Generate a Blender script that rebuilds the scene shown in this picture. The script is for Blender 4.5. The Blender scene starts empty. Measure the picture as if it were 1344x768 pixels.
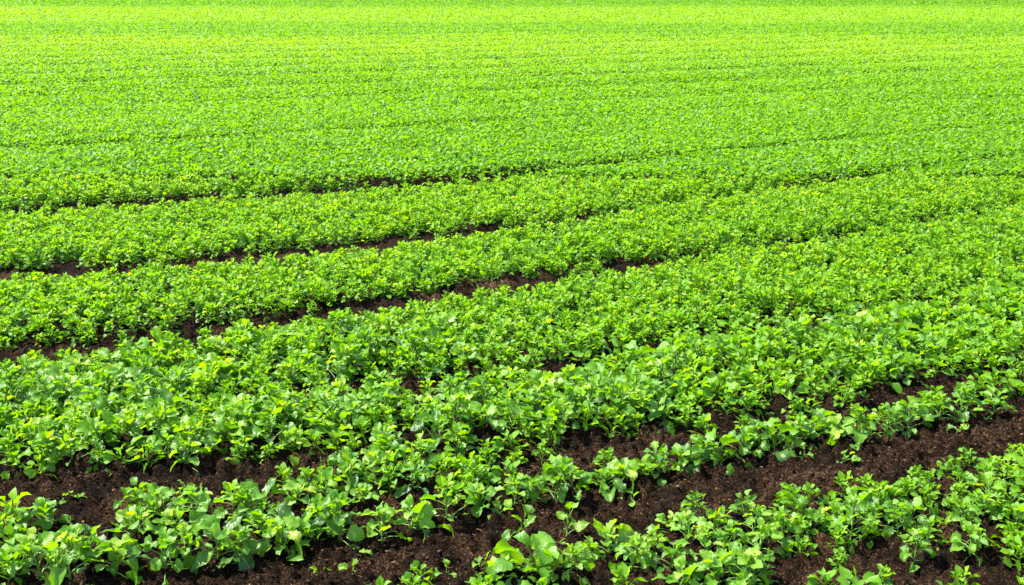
import bpy, math
import numpy as np

sc = bpy.context.scene
COL = sc.collection
rng = np.random.default_rng(20)
R = math.radians

# ------------------------------------------------------------------ layout (metres, camera above the origin looking along +Y)
EYE = 1.8
FURROW_A = [(-1.14, 2.75, .12), (-.8, 2.99, .12), (-.54, 3.12, .21), (-.28, 3.23, .26), (-.08, 3.34, .26), (.21, 3.42, .28), (.49, 3.55, .27),
            (.82, 3.72, .24), (1.15, 3.85, .235), (1.62, 4.03, .235), (2.15, 4.23, .2), (2.79, 4.47, .16)]
FURROW_B = [(-2.47, 3.26, .16), (-2.03, 3.39, .16), (-1.81, 3.47, .16), (-1.47, 3.53, .19), (-1.26, 3.6, .16), (-1.05, 3.65, .14), (-.79, 3.76, .08), (-.63, 3.84, .02)]
FURROW_BR = [(-.21, 3.8, .02), (-.09, 3.8, .05), (.14, 3.88, .07), (.55, 4.02, .07), (.89, 4.15, .03), (1.24, 4.27, .02), (1.67, 4.45, .04), (2.07, 4.64, .03), (2.51, 4.87, .0)]
FURROW_CP = [(-1.3, 4.3, -.02), (-.74, 4.46, .02), (-.35, 4.59, .04), (.22, 4.76, .04), (.74, 5.09, -.01), (1.33, 5.36, .01), (2.02, 5.66, -.01), (3.05, 6.2, -.03)]
FURROW_C = [(-5.2, 3.78, .18), (-3.34, 4.6, .2), (-2.45, 4.98, .2), (-2.12, 5.1, .19), (-1.78, 5.23, .17), (-1.44, 5.43, .16), (-.99, 5.64, .13), (-.51, 5.88, .12),
            (.19, 6.28, .12), (.94, 6.74, .09), (1.72, 7.09, .05), (2.67, 7.67, .03), (4.08, 8.5, .01)]
FURROW_D = [(-6, 5.0, .22), (-4.12, 5.78, .22), (-3.08, 6.38, .16), (-2.34, 6.57, .17), (-1.99, 6.7, .18), (-1.3, 6.99, .21), (-.41, 7.48, .18), (.34, 7.85, .11),
            (1.07, 8.42, .07), (2.14, 9.03, .03), (5.05, 10.67, .0)]
FURROW_E = [(-8, 6.6, .15), (-4.89, 7.86, .2), (-3.6, 8.33, .24), (-2.68, 8.68, .23), (-1.69, 9.01, .22), (-.41, 9.49, .17), (.26, 9.8, .12), (1.78, 10.7, .03), (6.31, 13.2, .0)]
FURROW_F = [(-11, 8.5, .02), (-9, 9.4, .03), (-6.43, 10.52, .05), (-5.19, 11.06, .06), (-2.28, 12.24, .06), (1.29, 13.92, .02), (3.45, 14.99, -.02)]
FURROWS = [FURROW_A, FURROW_B, FURROW_BR, FURROW_CP, FURROW_C, FURROW_D, FURROW_E, FURROW_F]

THIN_ROW = [(-.57, 3.3, 1), (-.43, 3.31, 1), (-.32, 3.39, 1), (-.22, 3.45, 1.1), (-.11, 3.54, .9), (.01, 3.58, .9), (.08, 3.62, .7), (.15, 3.64, 1), (.22, 3.7, .8), (.34, 3.71, 1),
            (.42, 3.77, .9), (.49, 3.82, .8), (.55, 3.83, 1), (.63, 3.9, .75), (.71, 3.91, 1), (.8, 3.95, 1), (.89, 4.0, .95), (.96, 4.09, .8), (1.03, 4.06, 1), (1.13, 4.15, .9),
            (1.2, 4.19, .9), (1.26, 4.24, .8), (1.33, 4.19, 1.05), (1.39, 4.16, 1), (1.52, 4.24, .9), (1.62, 4.27, 1), (1.78, 4.34, .9), (1.87, 4.37, 1), (2.03, 4.41, 1)]
LOOSE_CLUMP = [(-1.61, 3.15, 1), (-1.61, 3.25, 1.1), (-1.58, 3.11, .9), (-1.54, 3.3, 1), (-1.41, 3.08, .8), (-1.3, 3.04, 1.1), (-1.23, 3.03, 1), (-1.28, 3.44, .9), (-1.23, 3.24, 1),
               (-1.18, 3.38, 1), (-1.06, 3.37, 1), (-1.07, 3.05, 1), (-1.01, 3.11, .9), (-.93, 3.12, 1.1), (-.87, 3.1, .8), (-.94, 3.38, .9), (-.96, 3.55, .7), (-.84, 3.38, 1),
               (-.79, 3.19, 1), (-.73, 3.2, 1), (-.67, 3.27, 1), (-.75, 3.48, .9), (-.65, 3.35, .8), (-.61, 3.36, .8), (-1.52, 2.97, 1.1), (-1.42, 2.97, 1.1), (-1.33, 2.96, 1.1),
               (-1.75, 3.23, 1), (-1.76, 3.08, 1), (-1.63, 2.99, 1), (-.66, 3.55, .8), (-.58, 3.61, .9), (-.52, 3.51, .7), (-.88, 3.33, .8), (-1.1, 3.27, .8)]

PATCH_FRONT = [(0.18, 3.0, 0.9), (0.24, 3.09, 0.8), (0.37, 3.03, 1), (0.46, 3.14, 0.8), (0.53, 3.32, 0.8), (0.62, 3.37, 0.85), (0.62, 3.11, 1), (0.49, 3.0, 1), (0.68, 3.01, 1), (0.57, 3.22, 0.8), (0.67, 3.25, 0.9), (0.79, 3.38, 0.9), (0.71, 3.15, 0.9), (0.1, 2.98, 0.8), (-0.03, 2.97, 0.8), (0.79, 3.23, 0.9)]
THIN_ROW = [(a, b - .045 - .035 * min(max(a + .6, 0), 1.4), c) for a, b, c in THIN_ROW]
LOOSE_CLUMP = [(a, b - .02, c) for a, b, c in LOOSE_CLUMP]


# ------------------------------------------------------------------ noise and furrow fields
def hash2(ix, iy, seed):
    n = (ix.astype(np.int64) * 374761393 + iy.astype(np.int64) * 668265263 + seed * 974711) & 0x7fffffff
    n = ((n ^ (n >> 13)) * 1274126177) & 0x7fffffff
    n = n ^ (n >> 16)
    return (n & 0xffff) / 65535.0


def vnoise(x, y, seed=0):
    ix, iy = np.floor(x), np.floor(y)
    fx, fy = x - ix, y - iy
    fx, fy = fx * fx * (3 - 2 * fx), fy * fy * (3 - 2 * fy)
    a, b = hash2(ix, iy, seed), hash2(ix + 1, iy, seed)
    c, d = hash2(ix, iy + 1, seed), hash2(ix + 1, iy + 1, seed)
    return (a * (1 - fx) + b * fx) * (1 - fy) + (c * (1 - fx) + d * fx) * fy


def fbm(x, y, seed=0, octs=4):
    t, amp, tot = 0, 1.0, 0
    for o in range(octs):
        t = t + amp * vnoise(x * 2 ** o, y * 2 ** o, seed + o * 17)
        tot += amp
        amp *= .55
    return t / tot


def furrow_depth(x, y, lines=FURROWS):
    """>0 inside a furrow, 0 at its edge, negative outside: (half width - distance to its line), the largest of all furrows"""
    best = np.full(np.shape(x), -9.0)
    for ln in lines:
        for (x0, y0, w0), (x1, y1, w1) in zip(ln[:-1], ln[1:]):
            dx, dy = x1 - x0, y1 - y0
            t = np.clip(((x - x0) * dx + (y - y0) * dy) / (dx * dx + dy * dy), 0, 1)
            d = np.hypot(x - x0 - t * dx, y - y0 - t * dy)
            best = np.maximum(best, w0 + (w1 - w0) * t - d)
    return best


def far_rows(x, y, width=.3):
    """the faint furrows of the closed far crop: 1 on their lines"""
    p = -x * math.sin(R(24)) + y * math.cos(R(24)) + .25 * (vnoise(x * .3, y * .3, 5) - .5)
    return np.exp(-((((p - 15.9) / 2.05 + .5) % 1 - .5) * 2.05 / width) ** 2) * np.clip((y - 14) / 3, 0, 1) * np.clip((42 - y) / 18, 0, 1)


def ground_z(x, y):
    d = furrow_depth(x, y)
    bed = np.clip((-d + .05) / .2, 0, 1)
    bed = bed * bed * (3 - 2 * bed)
    return .03 * bed + .035 * (fbm(x * 2.2, y * 2.2, 3, 3) - .5)


def soil_detail(x, y):
    a = fbm(x * 13, y * 13, 40, 3)
    b = fbm(x * 38, y * 38, 60, 3)
    c = fbm(x * 75, y * 75, 83, 2)
    return .04 * (np.abs(a - .5) * 2 - .25) + .045 * np.maximum(b - .42, 0) * 2 + .014 * c


# ------------------------------------------------------------------ materials
def new_mat(name):
    m = bpy.data.materials.new(name)
    m.use_nodes = True
    m.node_tree.nodes.clear()
    nt = m.node_tree
    return m, nt, nt.nodes, nt.links


def ramp(nodes, stops):
    r = nodes.new('ShaderNodeValToRGB')
    e = r.color_ramp.elements
    e[0].position, e[0].color = stops[0][0], (*stops[0][1], 1)
    e[1].position, e[1].color = stops[-1][0], (*stops[-1][1], 1)
    for p, c in stops[1:-1]:
        n = e.new(p)
        n.color = (*c, 1)
    return r


def math_node(nodes, links, op, a, b=None, clamp=False):
    n = nodes.new('ShaderNodeMath')
    n.operation = op
    n.use_clamp = clamp
    for i, v in enumerate((a, b)):
        if v is None:
            continue
        if isinstance(v, (int, float)):
            n.inputs[i].default_value = v
        else:
            links.new(v, n.inputs[i])
    return n.outputs[0]


def leaf_material(name, stops, veins, rough=.4, trans=.46, spec=.5):
    m, nt, N, L = new_mat(name)
    at = N.new('ShaderNodeAttribute')
    at.attribute_name = 'tint'
    geo = N.new('ShaderNodeTexCoord')
    noise = N.new('ShaderNodeTexNoise')
    noise.inputs['Scale'].default_value = 75
    noise.inputs['Detail'].default_value = 4
    L.new(geo.outputs['Object'], noise.inputs['Vector'])
    v = math_node(N, L, 'MULTIPLY_ADD', noise.outputs['Fac'], .34)
    v.node.inputs[2].default_value = -.17
    fac = math_node(N, L, 'ADD', at.outputs['Fac'], v, True)
    r = ramp(N, stops)
    L.new(fac, r.inputs['Fac'])
    col = r.outputs['Color']
    out = N.new('ShaderNodeOutputMaterial')
    pb = N.new('ShaderNodeBsdfPrincipled')
    pb.inputs['Roughness'].default_value = rough
    pb.inputs['Specular IOR Level'].default_value = spec
    if veins:
        uv = N.new('ShaderNodeUVMap')
        sep = N.new('ShaderNodeSeparateXYZ')
        L.new(uv.outputs['UV'], sep.inputs[0])
        au = math_node(N, L, 'ABSOLUTE', math_node(N, L, 'SUBTRACT', sep.outputs['X'], .5))
        mid = math_node(N, L, 'LESS_THAN', au, .028)
        side = math_node(N, L, 'SINE', math_node(N, L, 'MULTIPLY', math_node(N, L, 'SUBTRACT', sep.outputs['Y'], math_node(N, L, 'MULTIPLY', au, .75)), 34.0))
        sv = math_node(N, L, 'GREATER_THAN', side, .93)
        vein = math_node(N, L, 'MAXIMUM', mid, math_node(N, L, 'MULTIPLY', sv, .55))
        mx = N.new('ShaderNodeMixRGB')
        mx.blend_type = 'MIX'
        mx.inputs['Color2'].default_value = (.28, .42, .10, 1)
        L.new(math_node(N, L, 'MULTIPLY', vein, .22), mx.inputs['Fac'])
        L.new(col, mx.inputs['Color1'])
        col = mx.outputs['Color']
        bump = N.new('ShaderNodeBump')
        bump.inputs['Strength'].default_value = .9
        bump.inputs['Distance'].default_value = .004
        L.new(math_node(N, L, 'SUBTRACT', math_node(N, L, 'MULTIPLY', noise.outputs['Fac'], .8), math_node(N, L, 'MULTIPLY', side, .07)), bump.inputs['Height'])
        L.new(bump.outputs['Normal'], pb.inputs['Normal'])
    L.new(col, pb.inputs['Base Color'])
    tr = N.new('ShaderNodeBsdfTranslucent')
    hs = N.new('ShaderNodeHueSaturation')
    hs.inputs['Hue'].default_value = .487
    hs.inputs['Saturation'].default_value = 1.08
    hs.inputs['Value'].default_value = 1.5
    L.new(col, hs.inputs['Color'])
    L.new(hs.outputs['Color'], tr.inputs['Color'])
    mix = N.new('ShaderNodeMixShader')
    mix.inputs['Fac'].default_value = trans
    L.new(pb.outputs[0], mix.inputs[1])
    L.new(tr.outputs[0], mix.inputs[2])
    L.new(mix.outputs[0], out.inputs['Surface'])
    return m


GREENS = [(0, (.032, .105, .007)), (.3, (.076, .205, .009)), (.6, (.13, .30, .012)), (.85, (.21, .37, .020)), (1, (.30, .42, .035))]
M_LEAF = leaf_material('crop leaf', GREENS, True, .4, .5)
M_FIELD = leaf_material('field leaf', GREENS, False, .48, .5, .28)
M_STEM = leaf_material('crop stem', [(0, (.07, .20, .02)), (1, (.18, .34, .05))], False, .45, .2)


def soil_material():
    m, nt, N, L = new_mat('dark peaty soil')
    out = N.new('ShaderNodeOutputMaterial')
    pb = N.new('ShaderNodeBsdfPrincipled')
    tc = N.new('ShaderNodeTexCoord')
    n1 = N.new('ShaderNodeTexNoise')
    n1.inputs['Scale'].default_value = 130
    n1.inputs['Detail'].default_value = 6
    n1.inputs['Roughness'].default_value = .7
    n2 = N.new('ShaderNodeTexNoise')
    n2.inputs['Scale'].default_value = 5
    n2.inputs['Detail'].default_value = 4
    L.new(tc.outputs['Object'], n1.inputs['Vector'])
    L.new(tc.outputs['Object'], n2.inputs['Vector'])
    f = math_node(N, L, 'ADD', math_node(N, L, 'MULTIPLY', n1.outputs['Fac'], .72), math_node(N, L, 'MULTIPLY', n2.outputs['Fac'], .28))
    r = ramp(N, [(.40, (.0018, .001, .0005)), (.47, (.006, .0032, .0016)), (.53, (.017, .0092, .0044)), (.59, (.05, .028, .013)), (.67, (.15, .09, .046))])
    L.new(f, r.inputs['Fac'])
    L.new(r.outputs['Color'], pb.inputs['Base Color'])
    pb.inputs['Roughness'].default_value = 1
    pb.inputs['Specular IOR Level'].default_value = .06
    b = N.new('ShaderNodeBump')
    b.inputs['Strength'].default_value = .9
    b.inputs['Distance'].default_value = .012
    L.new(n1.outputs['Fac'], b.inputs['Height'])
    L.new(b.outputs['Normal'], pb.inputs['Normal'])
    L.new(pb.outputs[0], out.inputs['Surface'])
    return m


def crumb_material():
    m, nt, N, L = new_mat('soil crumb')
    out = N.new('ShaderNodeOutputMaterial')
    pb = N.new('ShaderNodeBsdfPrincipled')
    at = N.new('ShaderNodeAttribute')
    at.attribute_name = 'tint'
    r = ramp(N, [(0, (.003, .0017, .0009)), (.5, (.012, .0065, .003)), (.85, (.042, .024, .0115)), (1, (.14, .088, .047))])
    L.new(at.outputs['Fac'], r.inputs['Fac'])
    L.new(r.outputs['Color'], pb.inputs['Base Color'])
    pb.inputs['Roughness'].default_value = 1
    pb.inputs['Specular IOR Level'].default_value = .06
    L.new(pb.outputs[0], out.inputs['Surface'])
    return m


def simple_noise_material(name, stops, scale, rough=.85):
    m, nt, N, L = new_mat(name)
    out = N.new('ShaderNodeOutputMaterial')
    pb = N.new('ShaderNodeBsdfPrincipled')
    tc = N.new('ShaderNodeTexCoord')
    n1 = N.new('ShaderNodeTexNoise')
    n1.inputs['Scale'].default_value = scale
    n1.inputs['Detail'].default_value = 6
    L.new(tc.outputs['Object'], n1.inputs['Vector'])
    r = ramp(N, stops)
    L.new(n1.outputs['Fac'], r.inputs['Fac'])
    L.new(r.outputs['Color'], pb.inputs['Base Color'])
    pb.inputs['Roughness'].default_value = rough
    pb.inputs['Specular IOR Level'].default_value = .1
    L.new(pb.outputs[0], out.inputs['Surface'])
    return m


M_SOIL = soil_material()
M_CRUMB = crumb_material()
M_STRAW = simple_noise_material('dry straw', [(.35, (.06, .035, .018)), (.65, (.26, .17, .085))], 9)
M_MEADOW = simple_noise_material('far meadow', [(.35, (.035, .095, .010)), (.65, (.06, .135, .016))], 1.2, 1.0)


# ------------------------------------------------------------------ mesh building
class MB:
    """vertices, quads, per-vertex tint and uv gathered as arrays"""
    def __init__(s):
        s.v, s.f, s.t, s.uv, s.n = [], [], [], [], 0

    def add(s, v, f, tint, uv=None):
        v = np.asarray(v, float)
        s.v.append(v)
        s.f.append(np.asarray(f, np.int64) + s.n)
        s.t.append(np.broadcast_to(np.asarray(tint, float), (len(v),)))
        s.uv.append(np.zeros((len(v), 2)) if uv is None else uv)
        s.n += len(v)

    def arrays(s):
        return np.concatenate(s.v), np.concatenate(s.f), np.concatenate(s.t), np.concatenate(s.uv)


def mesh_from(name, v, f, tint=None, uv=None, smooth=True, mat=None):
    me = bpy.data.meshes.new(name)
    k = f.shape[1]
    me.vertices.add(len(v))
    me.vertices.foreach_set('co', np.ascontiguousarray(v, np.float32).ravel())
    me.loops.add(f.size)
    me.loops.foreach_set('vertex_index', np.ascontiguousarray(f, np.int32).ravel())
    me.polygons.add(len(f))
    me.polygons.foreach_set('loop_start', np.arange(0, f.size, k, dtype=np.int32))
    me.polygons.foreach_set('use_smooth', np.full(len(f), smooth))
    if uv is not None:
        l = me.uv_layers.new(name='UVMap')
        l.data.foreach_set('uv', np.ascontiguousarray(uv[f.ravel()], np.float32).ravel())
    if tint is not None:
        a = me.attributes.new('tint', 'FLOAT', 'POINT')
        a.data.foreach_set('value', np.ascontiguousarray(tint, np.float32))
    me.update(calc_edges=True)
    if mat:
        me.materials.append(mat)
    return me


def link(name, me, parent=None):
    o = bpy.data.objects.new(name, me)
    COL.objects.link(o)
    if parent:
        o.parent = parent
    return o


def rot(yaw, pitch, roll):
    """local X = along the leaf, Z = its upper side"""
    cy, sy, cp, sp, cr, sr = math.cos(yaw), math.sin(yaw), math.cos(pitch), math.sin(pitch), math.cos(roll), math.sin(roll)
    a = np.array([[cy, -sy, 0], [sy, cy, 0], [0, 0, 1]])
    b = np.array([[cp, 0, -sp], [0, 1, 0], [sp, 0, cp]])
    c = np.array([[1, 0, 0], [0, cr, -sr], [0, sr, cr]])
    return a @ b @ c


def leaf_grid(g, Ln, W, nu, nv, droop, fold, ruffle, lobes):
    """a broad, pointed, wavy leaf blade along +X: (verts, quads, uv)"""
    vv = np.linspace(0, 1, nv + 1)
    uu = np.linspace(-1, 1, nu + 1)
    prof = vv ** g.uniform(.42, .7) * (1 - vv) ** g.uniform(.6, .95)
    prof = prof / prof.max()
    prof = np.maximum(prof, .03)
    ph, ph2 = g.uniform(0, 6.28), g.uniform(0, 6.28)
    ang = -droop * vv ** 1.3
    dx = np.concatenate([[0], np.cumsum(np.cos(ang[:-1]))]) / nv * Ln
    dz = np.concatenate([[0], np.cumsum(np.sin(ang[:-1]))]) / nv * Ln
    V, UV = [], []
    sideway = g.uniform(-.15, .15) * Ln
    for j, v in enumerate(vv):
        edge = 1 + lobes * (1.6 * ((v * 3.1 + ph) % 1) - .8) + g.uniform(-.5, .5) * lobes
        edge2 = 1 + lobes * (1.6 * ((v * 3.4 + ph2) % 1) - .8) + g.uniform(-.5, .5) * lobes
        for u in uu:
            w = W * .5 * prof[j] * (edge if u > 0 else edge2)
            lift = fold * abs(u) * w + ruffle * Ln * (u * u) * math.sin(v * 10 + ph + (1.7 if u > 0 else 0))
            V.append((dx[j] - .25 * abs(u) * w * (1 - v) - lift * math.sin(ang[j]), u * w + sideway * v * v, dz[j] + lift * math.cos(ang[j])))
            UV.append((.5 + .5 * u, v))
    F = [(j * (nu + 1) + i, j * (nu + 1) + i + 1, (j + 1) * (nu + 1) + i + 1, (j + 1) * (nu + 1) + i) for j in range(nv) for i in range(nu)]
    return np.array(V), np.array(F), np.array(UV)


def tube(mb, pts, r0, r1, tint, sides=4):
    pts = np.asarray(pts)
    n = len(pts)
    V = []
    for i, p in enumerate(pts):
        d = pts[min(i + 1, n - 1)] - pts[max(i - 1, 0)]
        d = d / (np.linalg.norm(d) + 1e-9)
        a = np.cross(d, [.31, .95, .05])
        a /= np.linalg.norm(a)
        b = np.cross(d, a)
        r = r0 + (r1 - r0) * i / (n - 1)
        for k in range(sides):
            t = 2 * math.pi * k / sides
            V.append(p + r * (math.cos(t) * a + math.sin(t) * b))
    F = [(i * sides + k, i * sides + (k + 1) % sides, (i + 1) * sides + (k + 1) % sides, (i + 1) * sides + k) for i in range(n - 1) for k in range(sides)]
    mb.add(V, F, tint)


KIND = {  # number of leaves, leaf length, petiole, stem height, young leaves
    'bushy': dict(n=(15, 20), L=(.036, .058), pet=(.032, .06), h=.082, y=(14, 18)),
    'broad': dict(n=(10, 13), L=(.05, .078), pet=(.035, .06), h=.065, y=(10, 13)),
    'upright': dict(n=(12, 16), L=(.036, .058), pet=(.03, .055), h=.115, y=(17, 23)),
    'dense': dict(n=(17, 22), L=(.028, .044), pet=(.022, .04), h=.098, y=(17, 23)),
    'seedling': dict(n=(3, 5), L=(.05, .075), pet=(.03, .055), h=.04, y=(2, 3)),
}


def grow(seed, kind, nu, nv, petioles=True):
    """one plant as three MBs: stem with petioles, foliage, young leaves at the tip"""
    g = np.random.default_rng(seed)
    k = KIND[kind]
    stem, fol, yng = MB(), MB(), MB()
    H = k['h'] * g.uniform(.85, 1.15)
    lean = np.array([g.uniform(-.02, .02), g.uniform(-.02, .02), 0])
    top = np.array([0, 0, H]) + lean
    at = lambda t: np.array([0, 0, H * t]) + lean * t * t
    tube(stem, [at(0) - [0, 0, .03], at(.35), at(.7), at(1)], .0035, .002, .4)
    n = int(g.integers(k['n'][0], k['n'][1] + 1))
    phi = g.uniform(0, 6.28)
    for i in range(n):
        t = i / max(n - 1, 1)
        phi += 2.4 + g.uniform(-.5, .5)
        el = R(10 + 58 * t + g.uniform(-14, 16))
        pl = (k['pet'][1] + (k['pet'][0] - k['pet'][1]) * t) * g.uniform(.75, 1.25)
        b0 = at(.08 + .87 * t)
        d = np.array([math.cos(phi) * math.cos(el), math.sin(phi) * math.cos(el), math.sin(el)])
        b1 = b0 + d * pl
        if petioles:
            tube(stem, [b0, b0 + d * pl * .55 + [0, 0, .004], b1], .0021, .0014, g.uniform(.3, .9), 3)
        Ln = (k['L'][1] + (k['L'][0] - k['L'][1]) * t) * g.uniform(.72, 1.15)
        V, F, UV = leaf_grid(g, Ln, Ln * g.uniform(.55, .9), nu, nv, g.uniform(-.2, 2.1), g.uniform(0, .9), g.uniform(.03, .12), g.uniform(.12, .32))
        M = rot(phi + g.uniform(-.4, .4), el - R(g.uniform(-5, 60)), R(g.uniform(-50, 50)))
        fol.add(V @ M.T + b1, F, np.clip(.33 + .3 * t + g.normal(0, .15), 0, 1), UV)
    for i in range(int(g.integers(k['y'][0], k['y'][1] + 1))):
        ph = g.uniform(0, 6.28)
        el = R(g.uniform(35, 85))
        Ln = g.uniform(.014, .034)
        o = top + np.array([math.cos(ph), math.sin(ph), 0]) * g.uniform(0, .035) + [0, 0, g.uniform(-.045, .02)]
        V, F, UV = leaf_grid(g, Ln, Ln * g.uniform(.5, .8), max(nu - 2, 2), max(nv - 3, 2), g.uniform(-.6, 1.8), g.uniform(.2, .9), g.uniform(.02, .07), .12)
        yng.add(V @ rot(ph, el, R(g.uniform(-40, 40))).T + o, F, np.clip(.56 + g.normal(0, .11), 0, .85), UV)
        if petioles and nu > 2:
            tube(stem, [top * .9, (top + o) / 2, o], .0014, .001, .7, 3)
    return stem, fol, yng


# ------------------------------------------------------------------ where the plants stand
def in_frame(x, y, mx=0.0, near=0.0):
    """roughly: the ground the camera can see, widened"""
    return (np.abs(x) < .478 * y * 1.02 + .12 + mx) & (y > 2.72 - near)


def bed_points(y0, y1, step, mx, near=0.0):
    """jittered drill grid turned along the rows, thinned in the furrows"""
    w = .5 * y1 + 2 + mx
    ca, sa = math.cos(R(24.5)), math.sin(R(24.5))
    n = int((w + y1) * 1.2 / step)
    i, j = np.meshgrid(np.arange(-n, n), np.arange(-n, n))
    s = (i + .5 * (j % 2) + rng.uniform(-.38, .38, i.shape)) * step
    p = (j + rng.uniform(-.34, .34, i.shape)) * step
    x, y = (s * ca - p * sa).ravel(), (s * sa + p * ca).ravel()
    m = (y >= y0) & (y < y1) & in_frame(x, y, mx, near)
    return x[m], y[m]


def keep(x, y):
    d = furrow_depth(x, y) + np.where(y < 4.6, .05, .1) * (fbm(x * 3.2, y * 3.2, 9, 3) - .5) * 2
    prob = np.clip((-d) / .05, 0, 1)
    # the front part of the second bed stands looser, with soil between
    cp = furrow_depth(x, y, [FURROW_CP])
    loose = (y < 4.52 + .42 * (x + .5)) & (y > 3.4)
    patch = fbm(x * 2.6 + 7, y * 2.6, 21, 2)
    prob = np.where(loose, prob * np.clip(np.where(x < -.75, 1.0, .9) + 2.2 * (patch - .36), .5, 1), prob)
    prob = np.maximum(prob, .9 * np.exp(-((x + .3) / .3) ** 2 - ((y - 3.74 - .35 * (x + .3)) / .13) ** 2))
    front = y < 3.4 + .32 * x
    prob = np.where(front, prob * np.clip(.56 + 2.2 * (patch - .42), .25, .9), prob)
    # nothing drilled where the hand-placed rows stand
    hp = np.array(THIN_ROW + LOOSE_CLUMP + PATCH_FRONT)
    for px, py, _ in hp:
        prob = np.where(np.hypot(x - px, y - py) < .07, 0, prob)
    left_clump = (y < 3.62 + .1 * x) & (x < -.45) & (y < 3.7)
    prob = np.where(left_clump, 0, prob)
    return rng.uniform(0, 1, x.shape) < prob


x, y = bed_points(2.2, 9.5, .09, 1.8, .6)
m = keep(x, y) & (rng.uniform(0, 1, len(x)) < np.where(y > 4.6 + .45 * (x + .5), 1, .92))
x, y = x[m], y[m]
d = -furrow_depth(x, y)
size = rng.uniform(.78, 1.15, x.shape) * np.clip(.72 + d * 1.6, .72, 1.0)
hp = np.array(THIN_ROW + LOOSE_CLUMP + PATCH_FRONT)
px = np.concatenate([hp[:, 0], x])
py = np.concatenate([hp[:, 1], y])
size = np.where(y < 3.4 + .32 * x, size * .82, size)
ps = np.concatenate([hp[:, 2] * np.where(np.arange(len(hp)) < len(THIN_ROW) + len(LOOSE_CLUMP), 1.02, .85), size])
src = np.concatenate([np.full(len(THIN_ROW), 1), np.full(len(LOOSE_CLUMP), 2), np.full(len(PATCH_FRONT), 3), np.full(len(x), 0)])

# screen size of each: the 300 that show largest become things
vis = (np.abs(px) < .475 * py + .06) & (py > 2.9)
big = ps / np.hypot(py, EYE)
# SPECIALS go on top of these
N_THINGS = 300 - 20
order = np.argsort(-(big + (src > 0) * 9) * vis)
thing_idx = order[:N_THINGS]
is_thing = np.zeros(len(px), bool)
is_thing[thing_idx] = True
print('near plants', len(px), 'visible', vis.sum(), 'thing y max', py[thing_idx].max())


# ------------------------------------------------------------------ the plants one can tell apart
def plant_thing(name, seed, kind, hue):
    stem, fol, yng = grow(seed, kind, 4, 8)
    e = bpy.data.objects.new(name, None)
    e.empty_display_size = .05
    COL.objects.link(e)
    for nm, mb, mat in (('stem', stem, M_STEM), ('foliage', fol, M_LEAF), ('young_leaves', yng, M_LEAF)):
        v, f, t, uv = mb.arrays()
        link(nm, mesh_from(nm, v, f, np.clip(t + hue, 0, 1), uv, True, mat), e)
    return e


def copy_thing(root):
    r = root.copy()
    COL.objects.link(r)
    for ch in root.children:
        c = ch.copy()
        COL.objects.link(c)
        c.parent = r
    return r


def put(o, x, y, s, tilt=8, sz=None):
    o.location = (x, y, float(ground_z(np.array([x]), np.array([y]))[0]) + .004)
    o.rotation_euler = (R(rng.uniform(-tilt, tilt)), R(rng.uniform(-tilt, tilt)), rng.uniform(0, 6.28))
    o.scale = (s, s, s * (sz or rng.uniform(.88, 1.12)))


def tag(o, label, cat, group=None):
    o['label'] = label
    o['category'] = cat
    if group:
        o['group'] = group
    elif 'group' in o:
        del o['group']


PROTO = {}
for kind, name, cnt in (('bushy', 'crop_plant', 9), ('broad', 'crop_plant', 7), ('upright', 'crop_plant', 6)):
    PROTO[kind] = [plant_thing(name, 100 * cnt + 7 * i + len(kind), kind, (-.12, 0, .12)[i % 3]) for i in range(cnt)]
used = set()


def take(kind, hue=None):
    pool = PROTO[kind]
    k = int(rng.integers(0, len(pool)))
    src_o = pool[k]
    if src_o.name not in used:
        used.add(src_o.name)
        return src_o, k
    return copy_thing(src_o), k


ORD = ['first', 'second', 'third', 'fourth', 'fifth', 'sixth', 'seventh', 'eighth', 'ninth', 'tenth', 'eleventh', 'twelfth', 'thirteenth', 'fourteenth', 'fifteenth', 'sixteenth',
       'seventeenth', 'eighteenth', 'nineteenth', 'twentieth', 'twenty-first', 'twenty-second', 'twenty-third', 'twenty-fourth', 'twenty-fifth', 'twenty-sixth', 'twenty-seventh',
       'twenty-eighth', 'twenty-ninth', 'thirtieth']
sx, sy = px / py, -1 / py          # across and up the picture
right_patch = ((src == 3) | (src == 0) & (py < 3.4 + .32 * px)) & vis
wide_front = (src == 0) & ~right_patch & vis
clump = (src == 2) & vis


def rim(group, nearest, reach, limit):
    """plants of a group with none of the group in front of them (nearest) or behind them, ordered from the left"""
    g = np.nonzero(group)[0]
    out = []
    for i in g:
        if not is_thing[i]:
            continue
        near = g[(np.abs(sx[g] - sx[i]) < reach) & (g != i)]
        if (nearest and (py[near] > py[i]).all()) or (not nearest and (py[near] < py[i]).all()):
            out.append(int(i))
    out.sort(key=lambda q: sx[q])
    return {q: k for k, q in enumerate(out[:limit])}


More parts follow.
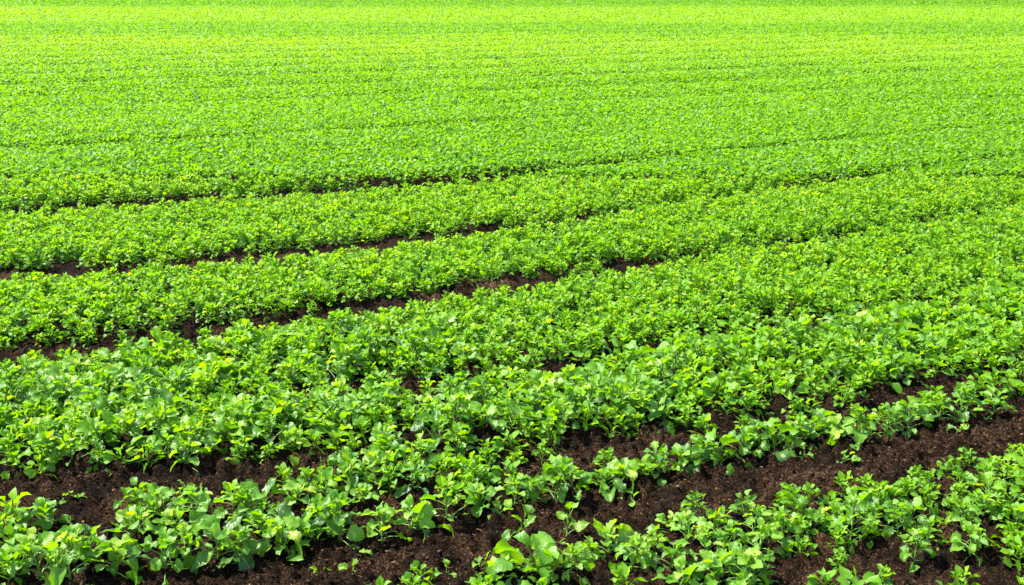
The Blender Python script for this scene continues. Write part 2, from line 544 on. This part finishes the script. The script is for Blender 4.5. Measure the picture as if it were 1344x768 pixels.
front_rim = rim(wide_front, True, .022, 30)
patch_rim = rim(right_patch, False, .03, 30)
clump_rim = rim(clump, False, .03, 30)
thin_order = {int(i): k for k, i in enumerate(sorted(range(len(THIN_ROW)), key=lambda q: THIN_ROW[q][0]))}
for i in thing_idx:
    X, Y, S = float(px[i]), float(py[i]), float(ps[i])
    kind = rng.choice(['bushy', 'broad', 'upright'], p=[.42, .25, .33]) if Y < 4.6 else rng.choice(['bushy', 'broad', 'upright'], p=[.62, .13, .25])
    o, k = take(kind)
    put(o, X, Y, S)
    look = {'bushy': 'bushy', 'broad': 'broad-leaved', 'upright': 'curly-tipped'}[kind]
    hue = ('deep green', 'bright green', 'yellowish green')[k % 3]
    if src[i] == 1:
        tag(o, f'{look} plant, {ORD[thin_order[int(i)]]} from the left in the thin row between bare soil strips', 'crop plant')
        o['group'] = 'plants of the thin row between the soil strips'
    elif int(i) in front_rim:
        tag(o, f'{look} plant on the front edge of the wide strip, {ORD[front_rim[int(i)]]} from the left', 'crop plant')
        o['group'] = 'plants along the front edge of the wide strip'
    elif int(i) in patch_rim:
        tag(o, f'{look} plant on the back edge of the lower right patch, {ORD[patch_rim[int(i)]]} from its left end', 'crop plant')
        o['group'] = 'plants along the back edge of the lower right patch'
    elif int(i) in clump_rim:
        tag(o, f'{look} plant on the upper edge of the loose lower left clump, {ORD[clump_rim[int(i)]]} from the left', 'crop plant')
        o['group'] = 'plants along the upper edge of the lower left clump'
    elif src[i] == 2:
        tag(o, f'{hue} {look} crop plant inside the loose clump at the lower left corner', 'crop plant', f'{hue} {look} plants of the lower left clump')
    elif right_patch[i]:
        tag(o, f'{hue} {look} crop plant inside the loose patch at the lower right corner', 'crop plant', f'{hue} {look} plants of the lower right patch')
    else:
        tag(o, f'{hue} {look} plant inside the front half of the wide strip behind the thin row', 'crop plant', f'{hue} {look} plants of the wide strip')
for pool in PROTO.values():
    for o in pool:
        if o.name not in used:
            for c in list(o.children):
                bpy.data.objects.remove(c)
            bpy.data.objects.remove(o)

SPECIAL = [  # x, y, size, kind, name, label
    (.04, 2.985, 1.3, 'broad', 'crop_plant', 'pale plant with the biggest broad leaves of all, at the bottom edge beside bare soil'),
    (.31, 3.14, 1.08, 'broad', 'crop_plant', 'large open broad-leaved plant just right of the plant with the biggest leaves'),
    (.18, 3.29, .85, 'seedling', 'crop_seedling', 'slim pale seedling on soil just behind the gap between the two biggest plants'),
    (.03, 3.28, .8, 'seedling', 'crop_seedling', 'small seedling half hidden directly behind the plant with the biggest leaves'),
    (.2, 3.43, .65, 'seedling', 'crop_seedling', 'tiny seedling alone in the front soil strip, uphill of the slim pale seedling'),
    (-.04, 3.42, .6, 'seedling', 'crop_seedling', 'thin tiny seedling in the front soil strip, a little below the thin row'),
    (-.1, 3.07, .6, 'seedling', 'crop_seedling', 'tiny seedling on bare soil just left of the plant with the biggest leaves'),
    (-.49, 3.17, .5, 'seedling', 'crop_seedling', 'single tiny seedling on bare soil below the left start of the thin row'),
    (.42, 3.53, .55, 'seedling', 'crop_seedling', 'tiny seedling midway along the front soil strip, above the lower right patch'),
    (1.28, 3.88, .7, 'seedling', 'crop_seedling', 'lone seedling on soil right behind the middle of the lower right patch'),
    (1.12, 3.9, .55, 'seedling', 'crop_seedling', 'smaller seedling in the front soil strip, left of the lone seedling behind the patch'),
    (1.81, 4.14, .6, 'seedling', 'crop_seedling', 'small seedling on dark soil near the right end of the front soil strip'),
    (-1.18, 3.57, .65, 'seedling', 'crop_seedling', 'small seedling in the upper left soil strip above the loose clump'),
    (-1.55, 3.53, .5, 'seedling', 'crop_seedling', 'tiny sprout on the upper left soil strip nearest the left picture edge'),
    (-1.02, 3.62, .5, 'seedling', 'crop_seedling', 'tiny sprout toward the right end of the upper left soil strip'),
    (-.5, 3.05, .5, 'seedling', 'crop_seedling', 'small sprout at the bottom edge on bare soil, just right of the loose clump'),
    (-.6, 3.02, .5, 'seedling', 'crop_seedling', 'leftmost sprout on the bare soil along the bottom edge, touching the loose clump'),
    (-.2, 3.03, .5, 'seedling', 'crop_seedling', 'sprout at the bottom edge midway between loose clump and the biggest-leaved plant'),
]
for q, (X, Y, S, kind, name, label) in enumerate(SPECIAL):
    o = plant_thing(name, 900 + q, kind, .12 if S > .7 else .08)
    put(o, X, Y, S, 5)
    tag(o, label, 'crop plant' if kind != 'seedling' else 'seedling')


# ------------------------------------------------------------------ the rest of the crop: nobody could count it
def stamp(mb_arrays, xs, ys, zs, scale, yaw, tiltx, tilty, dt):
    v, f, t, uv = mb_arrays
    n = len(xs)
    c, s = np.cos(yaw), np.sin(yaw)
    V = v[None] * scale[:, None, None]
    X = V[..., 0] * c[:, None] - V[..., 1] * s[:, None]
    Y = V[..., 0] * s[:, None] + V[..., 1] * c[:, None]
    Z = V[..., 2]
    X = X + Z * tiltx[:, None]
    Y = Y + Z * tilty[:, None]
    P = np.stack([X + xs[:, None], Y + ys[:, None], Z + zs[:, None]], -1).reshape(-1, 3)
    F = (f[None] + (np.arange(n) * len(v))[:, None, None]).reshape(-1, f.shape[1])
    T = (t[None] + dt[:, None]).reshape(-1)
    return P, F, T


def tint_bands(x, y):
    """broad yellower and greener drifts of the crop, told by its age"""
    k = (fbm(x * .12, y * .12, 77, 2) - .5) * 5
    yy = y + k
    b = np.interp(yy, [0, 9, 16, 21, 24, 29, 33, 35, 41, 44, 60, 68, 90], [-.03, .05, .15, .21, .29, .37, .32, .14, .14, .31, .35, .08, .02])
    return b + .16 * (fbm(x * .9, y * .9, 31, 3) - .5)


FV, FF, FT, nfv = [], [], [], 0


def push(P, F, T):
    global nfv
    FV.append(P)
    FF.append(F + nfv)
    FT.append(T)
    nfv += len(P)


# near ring: whole plants
protos = []
for q in range(12):
    kind = 'dense' if q < 8 else ('bushy', 'bushy', 'upright', 'broad')[q % 4]
    st, fo, yg = grow(3000 + q, kind, 2, 3, True)
    mb = MB()
    for part, dt in ((st, .0), (fo, 0), (yg, 0)):
        v, f, t, uv = part.arrays()
        mb.add(v, f, t + dt, uv)
    protos.append(mb.arrays())
rest = ~is_thing
rx, ry, rs = px[rest], py[rest], ps[rest]
inner = -furrow_depth(rx, ry, [FURROW_CP])
which = np.where(ry > 4.65 + .45 * (rx + .5), rng.integers(0, 8, len(rx)), np.where(rng.uniform(0, 1, len(rx)) < .35, rng.integers(0, 8, len(rx)), rng.integers(8, 12, len(rx))))
for q in range(12):
    w = which == q
    n = int(w.sum())
    if n:
        push(*stamp(protos[q], rx[w], ry[w], ground_z(rx[w], ry[w]), rs[w], rng.uniform(0, 6.28, n), rng.normal(0, .1, n), rng.normal(0, .1, n),
                    tint_bands(rx[w], ry[w]) + rng.normal(0, .06, n)))


def scatter_leaves(x, y, length, hmax, fold_quads, hue_sd=.13):
    """single leaves through the height of the closed canopy"""
    n = len(x)
    gap = np.clip(-furrow_depth(x, y) / .12, 0, 1) * (1 - np.clip(1.3 * far_rows(x, y) * fbm(x * .8, y * .8, 18, 2), 0, .85))
    h = hmax * (.35 + .65 * rng.uniform(0, 1, n) ** .6) * (.45 + .55 * gap) * (.85 + .3 * fbm(x * 1.7, y * 1.7, 55, 2)) * (1.1 - .4 * far_rows(x, y, .62))
    Ln = length * rng.uniform(.65, 1.25, n)
    W = Ln * rng.uniform(.6, .9, n)
    yaw = rng.uniform(0, 6.28, n)
    pit = rng.normal(.2, .6, n)
    rol = rng.normal(0, .55, n)
    cy, sy, cp, sp = np.cos(yaw), np.sin(yaw), np.cos(pit), np.sin(pit)
    ex = np.stack([cy * cp, sy * cp, sp], -1)
    side = np.stack([-sy, cy, np.zeros(n)], -1)
    up = np.cross(ex, side)
    ey = side * np.cos(rol)[:, None] + up * np.sin(rol)[:, None]
    ez = np.cross(ex, ey)
    c = np.stack([x, y, .03 + h], -1)
    if fold_quads:
        fo = rng.uniform(.05, .35, n)
        a = c - ex * (Ln * .5)[:, None]
        b = c + ex * (Ln * .5)[:, None] - ez * (Ln * rng.uniform(0, .3, n))[:, None]
        l0 = c + (ey - ex * .25) * (W * .5)[:, None] + ez * (W * fo * .5)[:, None]
        l1 = c + ex * (Ln * .28)[:, None] + ey * (W * .36)[:, None] + ez * (W * fo * .3)[:, None]
        r0 = c - (ey + ex * .25) * (W * .5)[:, None] + ez * (W * fo * .5)[:, None]
        r1 = c + ex * (Ln * .28)[:, None] - ey * (W * .36)[:, None] + ez * (W * fo * .3)[:, None]
        P = np.stack([a, b, l0, l1, r0, r1], 1).reshape(-1, 3)
        base = (np.arange(n) * 6)[:, None, None]
        F = (np.array([[0, 1, 3, 2], [0, 4, 5, 1]])[None] + base).reshape(-1, 4)
        k = 6
    else:
        P = np.stack([c - ex * (Ln * .5)[:, None], c - ey * (W * .5)[:, None], c + ex * (Ln * .5)[:, None], c + ey * (W * .5)[:, None]], 1).reshape(-1, 3)
        F = np.arange(n * 4).reshape(-1, 4)
        k = 4
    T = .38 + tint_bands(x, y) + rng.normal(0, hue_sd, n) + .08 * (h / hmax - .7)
    push(P, F, np.repeat(T, k))


def spread_points(y0, y1, per_m2, mx):
    w = .49 * y1 + mx + .3
    n = int(2 * w * (y1 - y0) * per_m2)
    x, y = rng.uniform(-w, w, n), rng.uniform(y0, y1, n)
    m = in_frame(x, y, mx)
    return x[m], y[m]


for y0, y1, per, ln, quads in ((9.5, 14, 1900, .042, True), (14, 20, 1250, .050, True), (20, 30, 900, .054, False), (30, 45, 460, .072, False), (45, 70, 240, .1, False), (70, 112, 90, .16, False)):
    x, y = spread_points(y0, y1, per, 2.2)
    d = furrow_depth(x, y) + np.where(y < 11, .08, .3) * (fbm(x * 1.6, y * 1.6, 9, 3) - .55)
    fr = far_rows(x, y) * np.clip((50 - y) / 25, 0, 1)
    m = (rng.uniform(0, 1, len(x)) < np.clip(-d / .06, .12, 1)) & (rng.uniform(0, 1, len(x)) > fr * .7 * fbm(x * .7, y * .7, 8, 2))
    scatter_leaves(x[m], y[m], ln, .135, quads, .11 if y0 < 14 else .075)
P, F, T = np.concatenate(FV), np.concatenate(FF), np.concatenate(FT)
print('field quads', len(F))
o = link('crop_field', mesh_from('crop_field', P, F, np.clip(T, 0, 1), None, True, M_FIELD))
o['label'] = 'dense bright green leafy crop covering the field in wide drilled strips'
o['category'] = 'crop'
o['kind'] = 'stuff'


# ------------------------------------------------------------------ the ground: one sheet to the horizon
def axis(lo, hi, step, ends, grow_by):
    a = list(np.arange(lo, hi + 1e-6, step))
    s = step
    while a[-1] < ends[1]:
        s *= grow_by
        a.append(a[-1] + s)
    s = step
    while a[0] > ends[0]:
        s *= grow_by
        a.insert(0, a[0] - s)
    return np.array(a)


gx = axis(-2.6, 2.9, .011, (-1500, 1500), 1.06)
gy = axis(2.6, 5.6, .011, (-300, 3000), 1.05)
X, Y = np.meshgrid(gx, gy)
fade = np.clip((60 - np.hypot(X, Y - 4)) / 40, 0, 1)
Z = ground_z(X, Y) * fade
det = np.clip((4.5 - np.abs(X)) / 2, 0, 1) * np.clip((9 - Y) / 3, 0, 1) * np.clip((Y - .5) / 1.5, 0, 1)
Z = Z + soil_detail(X, Y) * det
nx, ny = len(gx), len(gy)
idx = np.arange(nx * ny).reshape(ny, nx)
F = np.stack([idx[:-1, :-1], idx[:-1, 1:], idx[1:, 1:], idx[1:, :-1]], -1).reshape(-1, 4)
o = link('ground', mesh_from('ground', np.stack([X, Y, Z], -1).reshape(-1, 3), F, None, None, True, M_SOIL))
o['kind'] = 'structure'
o['label'] = 'dark brown peaty soil of the field'

# far meadow beyond the crop, a low greener sward
mx_ = np.linspace(-900, 900, 181)
my_ = np.concatenate([np.linspace(111, 180, 70), np.linspace(190, 2500, 60)])
X, Y = np.meshgrid(mx_, my_)
Z = .10 + .05 * fbm(X * .6, Y * .6, 90, 3) + np.where(Y < 111.5, -.2, 0) + .12 * fbm(X * .09, Y * .2, 93, 2) - .06
idx = np.arange(X.size).reshape(X.shape)
F = np.stack([idx[:-1, :-1], idx[:-1, 1:], idx[1:, 1:], idx[1:, :-1]], -1).reshape(-1, 4)
o = link('meadow', mesh_from('meadow', np.stack([X, Y, Z], -1).reshape(-1, 3), F, None, None, True, M_MEADOW))
o['kind'] = 'structure'
o['label'] = 'greener meadow beyond the far end of the crop'


# ------------------------------------------------------------------ crumbs of soil and straw on the bare strips
def lump(g):
    import bmesh
    bm = bmesh.new()
    bmesh.ops.create_icosphere(bm, subdivisions=1, radius=1)
    v = np.array([q.co[:] for q in bm.verts])
    f = np.array([[q.index for q in p.verts] for p in bm.faces])
    bm.free()
    v = v * (1 + g.uniform(-.28, .28, (len(v), 1))) * [1, g.uniform(.6, 1), g.uniform(.5, .8)]
    return v, f, np.zeros(len(v)), None


n = 130000
x, y = rng.uniform(-2.4, 2.8, n), rng.uniform(2.6, 6.5, n)
d = furrow_depth(x, y)
m = in_frame(x, y, .5, .2) & (d > -.12) & (rng.uniform(0, 1, n) < .35 + fbm(x * 4, y * 4, 12, 2) - .2)
x, y = x[m], y[m]
s = .002 + .006 * rng.uniform(0, 1, len(x)) ** 3.5
z = ground_z(x, y) + soil_detail(x, y) + s * .15
V, Fs, Ts, n0 = [], [], [], 0
for q in range(6):
    w = np.arange(len(x)) % 6 == q
    k = int(w.sum())
    P, F, T = stamp(lump(rng), x[w], y[w], z[w], s[w], rng.uniform(0, 6.28, k), rng.normal(0, .2, k), rng.normal(0, .2, k), rng.uniform(0, 1, k) ** 1.4)
    Ts.append(T)
    V.append(P)
    Fs.append(F + n0)
    n0 += len(P)
o = link('soil_crumbs', mesh_from('soil_crumbs', np.concatenate(V), np.concatenate(Fs), np.concatenate(Ts), None, False, M_CRUMB))
o['kind'] = 'stuff'
o['label'] = 'dark crumbs and small clods lying on the bare soil strips'

n = 45000
x, y = rng.uniform(-2.4, 2.8, n), rng.uniform(2.6, 6.5, n)
m = in_frame(x, y, .5, .2) & (furrow_depth(x, y) > -.1) & (rng.uniform(0, 1, n) < fbm(x * 3, y * 3, 14, 2) * .75)
x, y = x[m], y[m]
k = len(x)
ln = .0015 + .007 * rng.uniform(0, 1, k) ** 2.5
wd = rng.uniform(.0004, .0009, k)
yaw = rng.uniform(0, 6.28, k)
z = ground_z(x, y) + soil_detail(x, y) + .004
t = np.stack([np.cos(yaw), np.sin(yaw), rng.uniform(-.35, .35, k)], -1) * ln[:, None]
sd = np.stack([-np.sin(yaw), np.cos(yaw), np.zeros(k)], -1) * wd[:, None]
up = np.stack([np.zeros(k), np.zeros(k), wd * 1.4], -1)
c = np.stack([x, y, z], -1)
P = np.stack([c - t - sd, c - t + sd, c - t + up, c + t - sd, c + t + sd, c + t + up], 1).reshape(-1, 3)
F = (np.array([[0, 1, 4, 3], [1, 2, 5, 4], [2, 0, 3, 5]])[None] + (np.arange(k) * 6)[:, None, None]).reshape(-1, 4)
o = link('straw_litter', mesh_from('straw_litter', P, F, None, None, False, M_STRAW))
o['kind'] = 'stuff'
o['label'] = 'fine pale bits of straw and root on the bare soil strips'

# ------------------------------------------------------------------ camera, sun, sky
cam = bpy.data.cameras.new('camera')
cam.sensor_width = 36
cam.lens = 36 * 1441 / 1344
cam.clip_start = .05
cam.clip_end = 6000
co = bpy.data.objects.new('camera', cam)
COL.objects.link(co)
co.location = (0, 0, EYE)
co.rotation_euler = (R(90 - 16.03), 0, 0)
sc.camera = co

SUN_AZ, SUN_EL = R(-75), R(57)
sun = bpy.data.lights.new('sun', 'SUN')
sun.energy = 4.8
sun.angle = R(.5)
sun.color = (1, .95, .86)
so = bpy.data.objects.new('sun', sun)
COL.objects.link(so)
so.rotation_euler = (math.pi / 2 - SUN_EL, 0, math.pi - SUN_AZ)

w = bpy.data.worlds.new('World')
sc.world = w
w.use_nodes = True
nt = w.node_tree
bg = nt.nodes['Background']
sky = nt.nodes.new('ShaderNodeTexSky')
sky.sky_type = 'NISHITA'
sky.sun_disc = False
sky.sun_elevation = SUN_EL
sky.sun_rotation = SUN_AZ
nt.links.new(sky.outputs[0], bg.inputs['Color'])
bg.inputs['Strength'].default_value = .15

sc.view_settings.view_transform = 'Standard'
sc.view_settings.look = 'None'
sc.view_settings.gamma = 1
sc.view_settings.exposure = 1.74
sc.render.engine = 'CYCLES'
sc.cycles.max_bounces = 6
sc.cycles.diffuse_bounces = 3
sc.cycles.glossy_bounces = 2
sc.cycles.transmission_bounces = 3
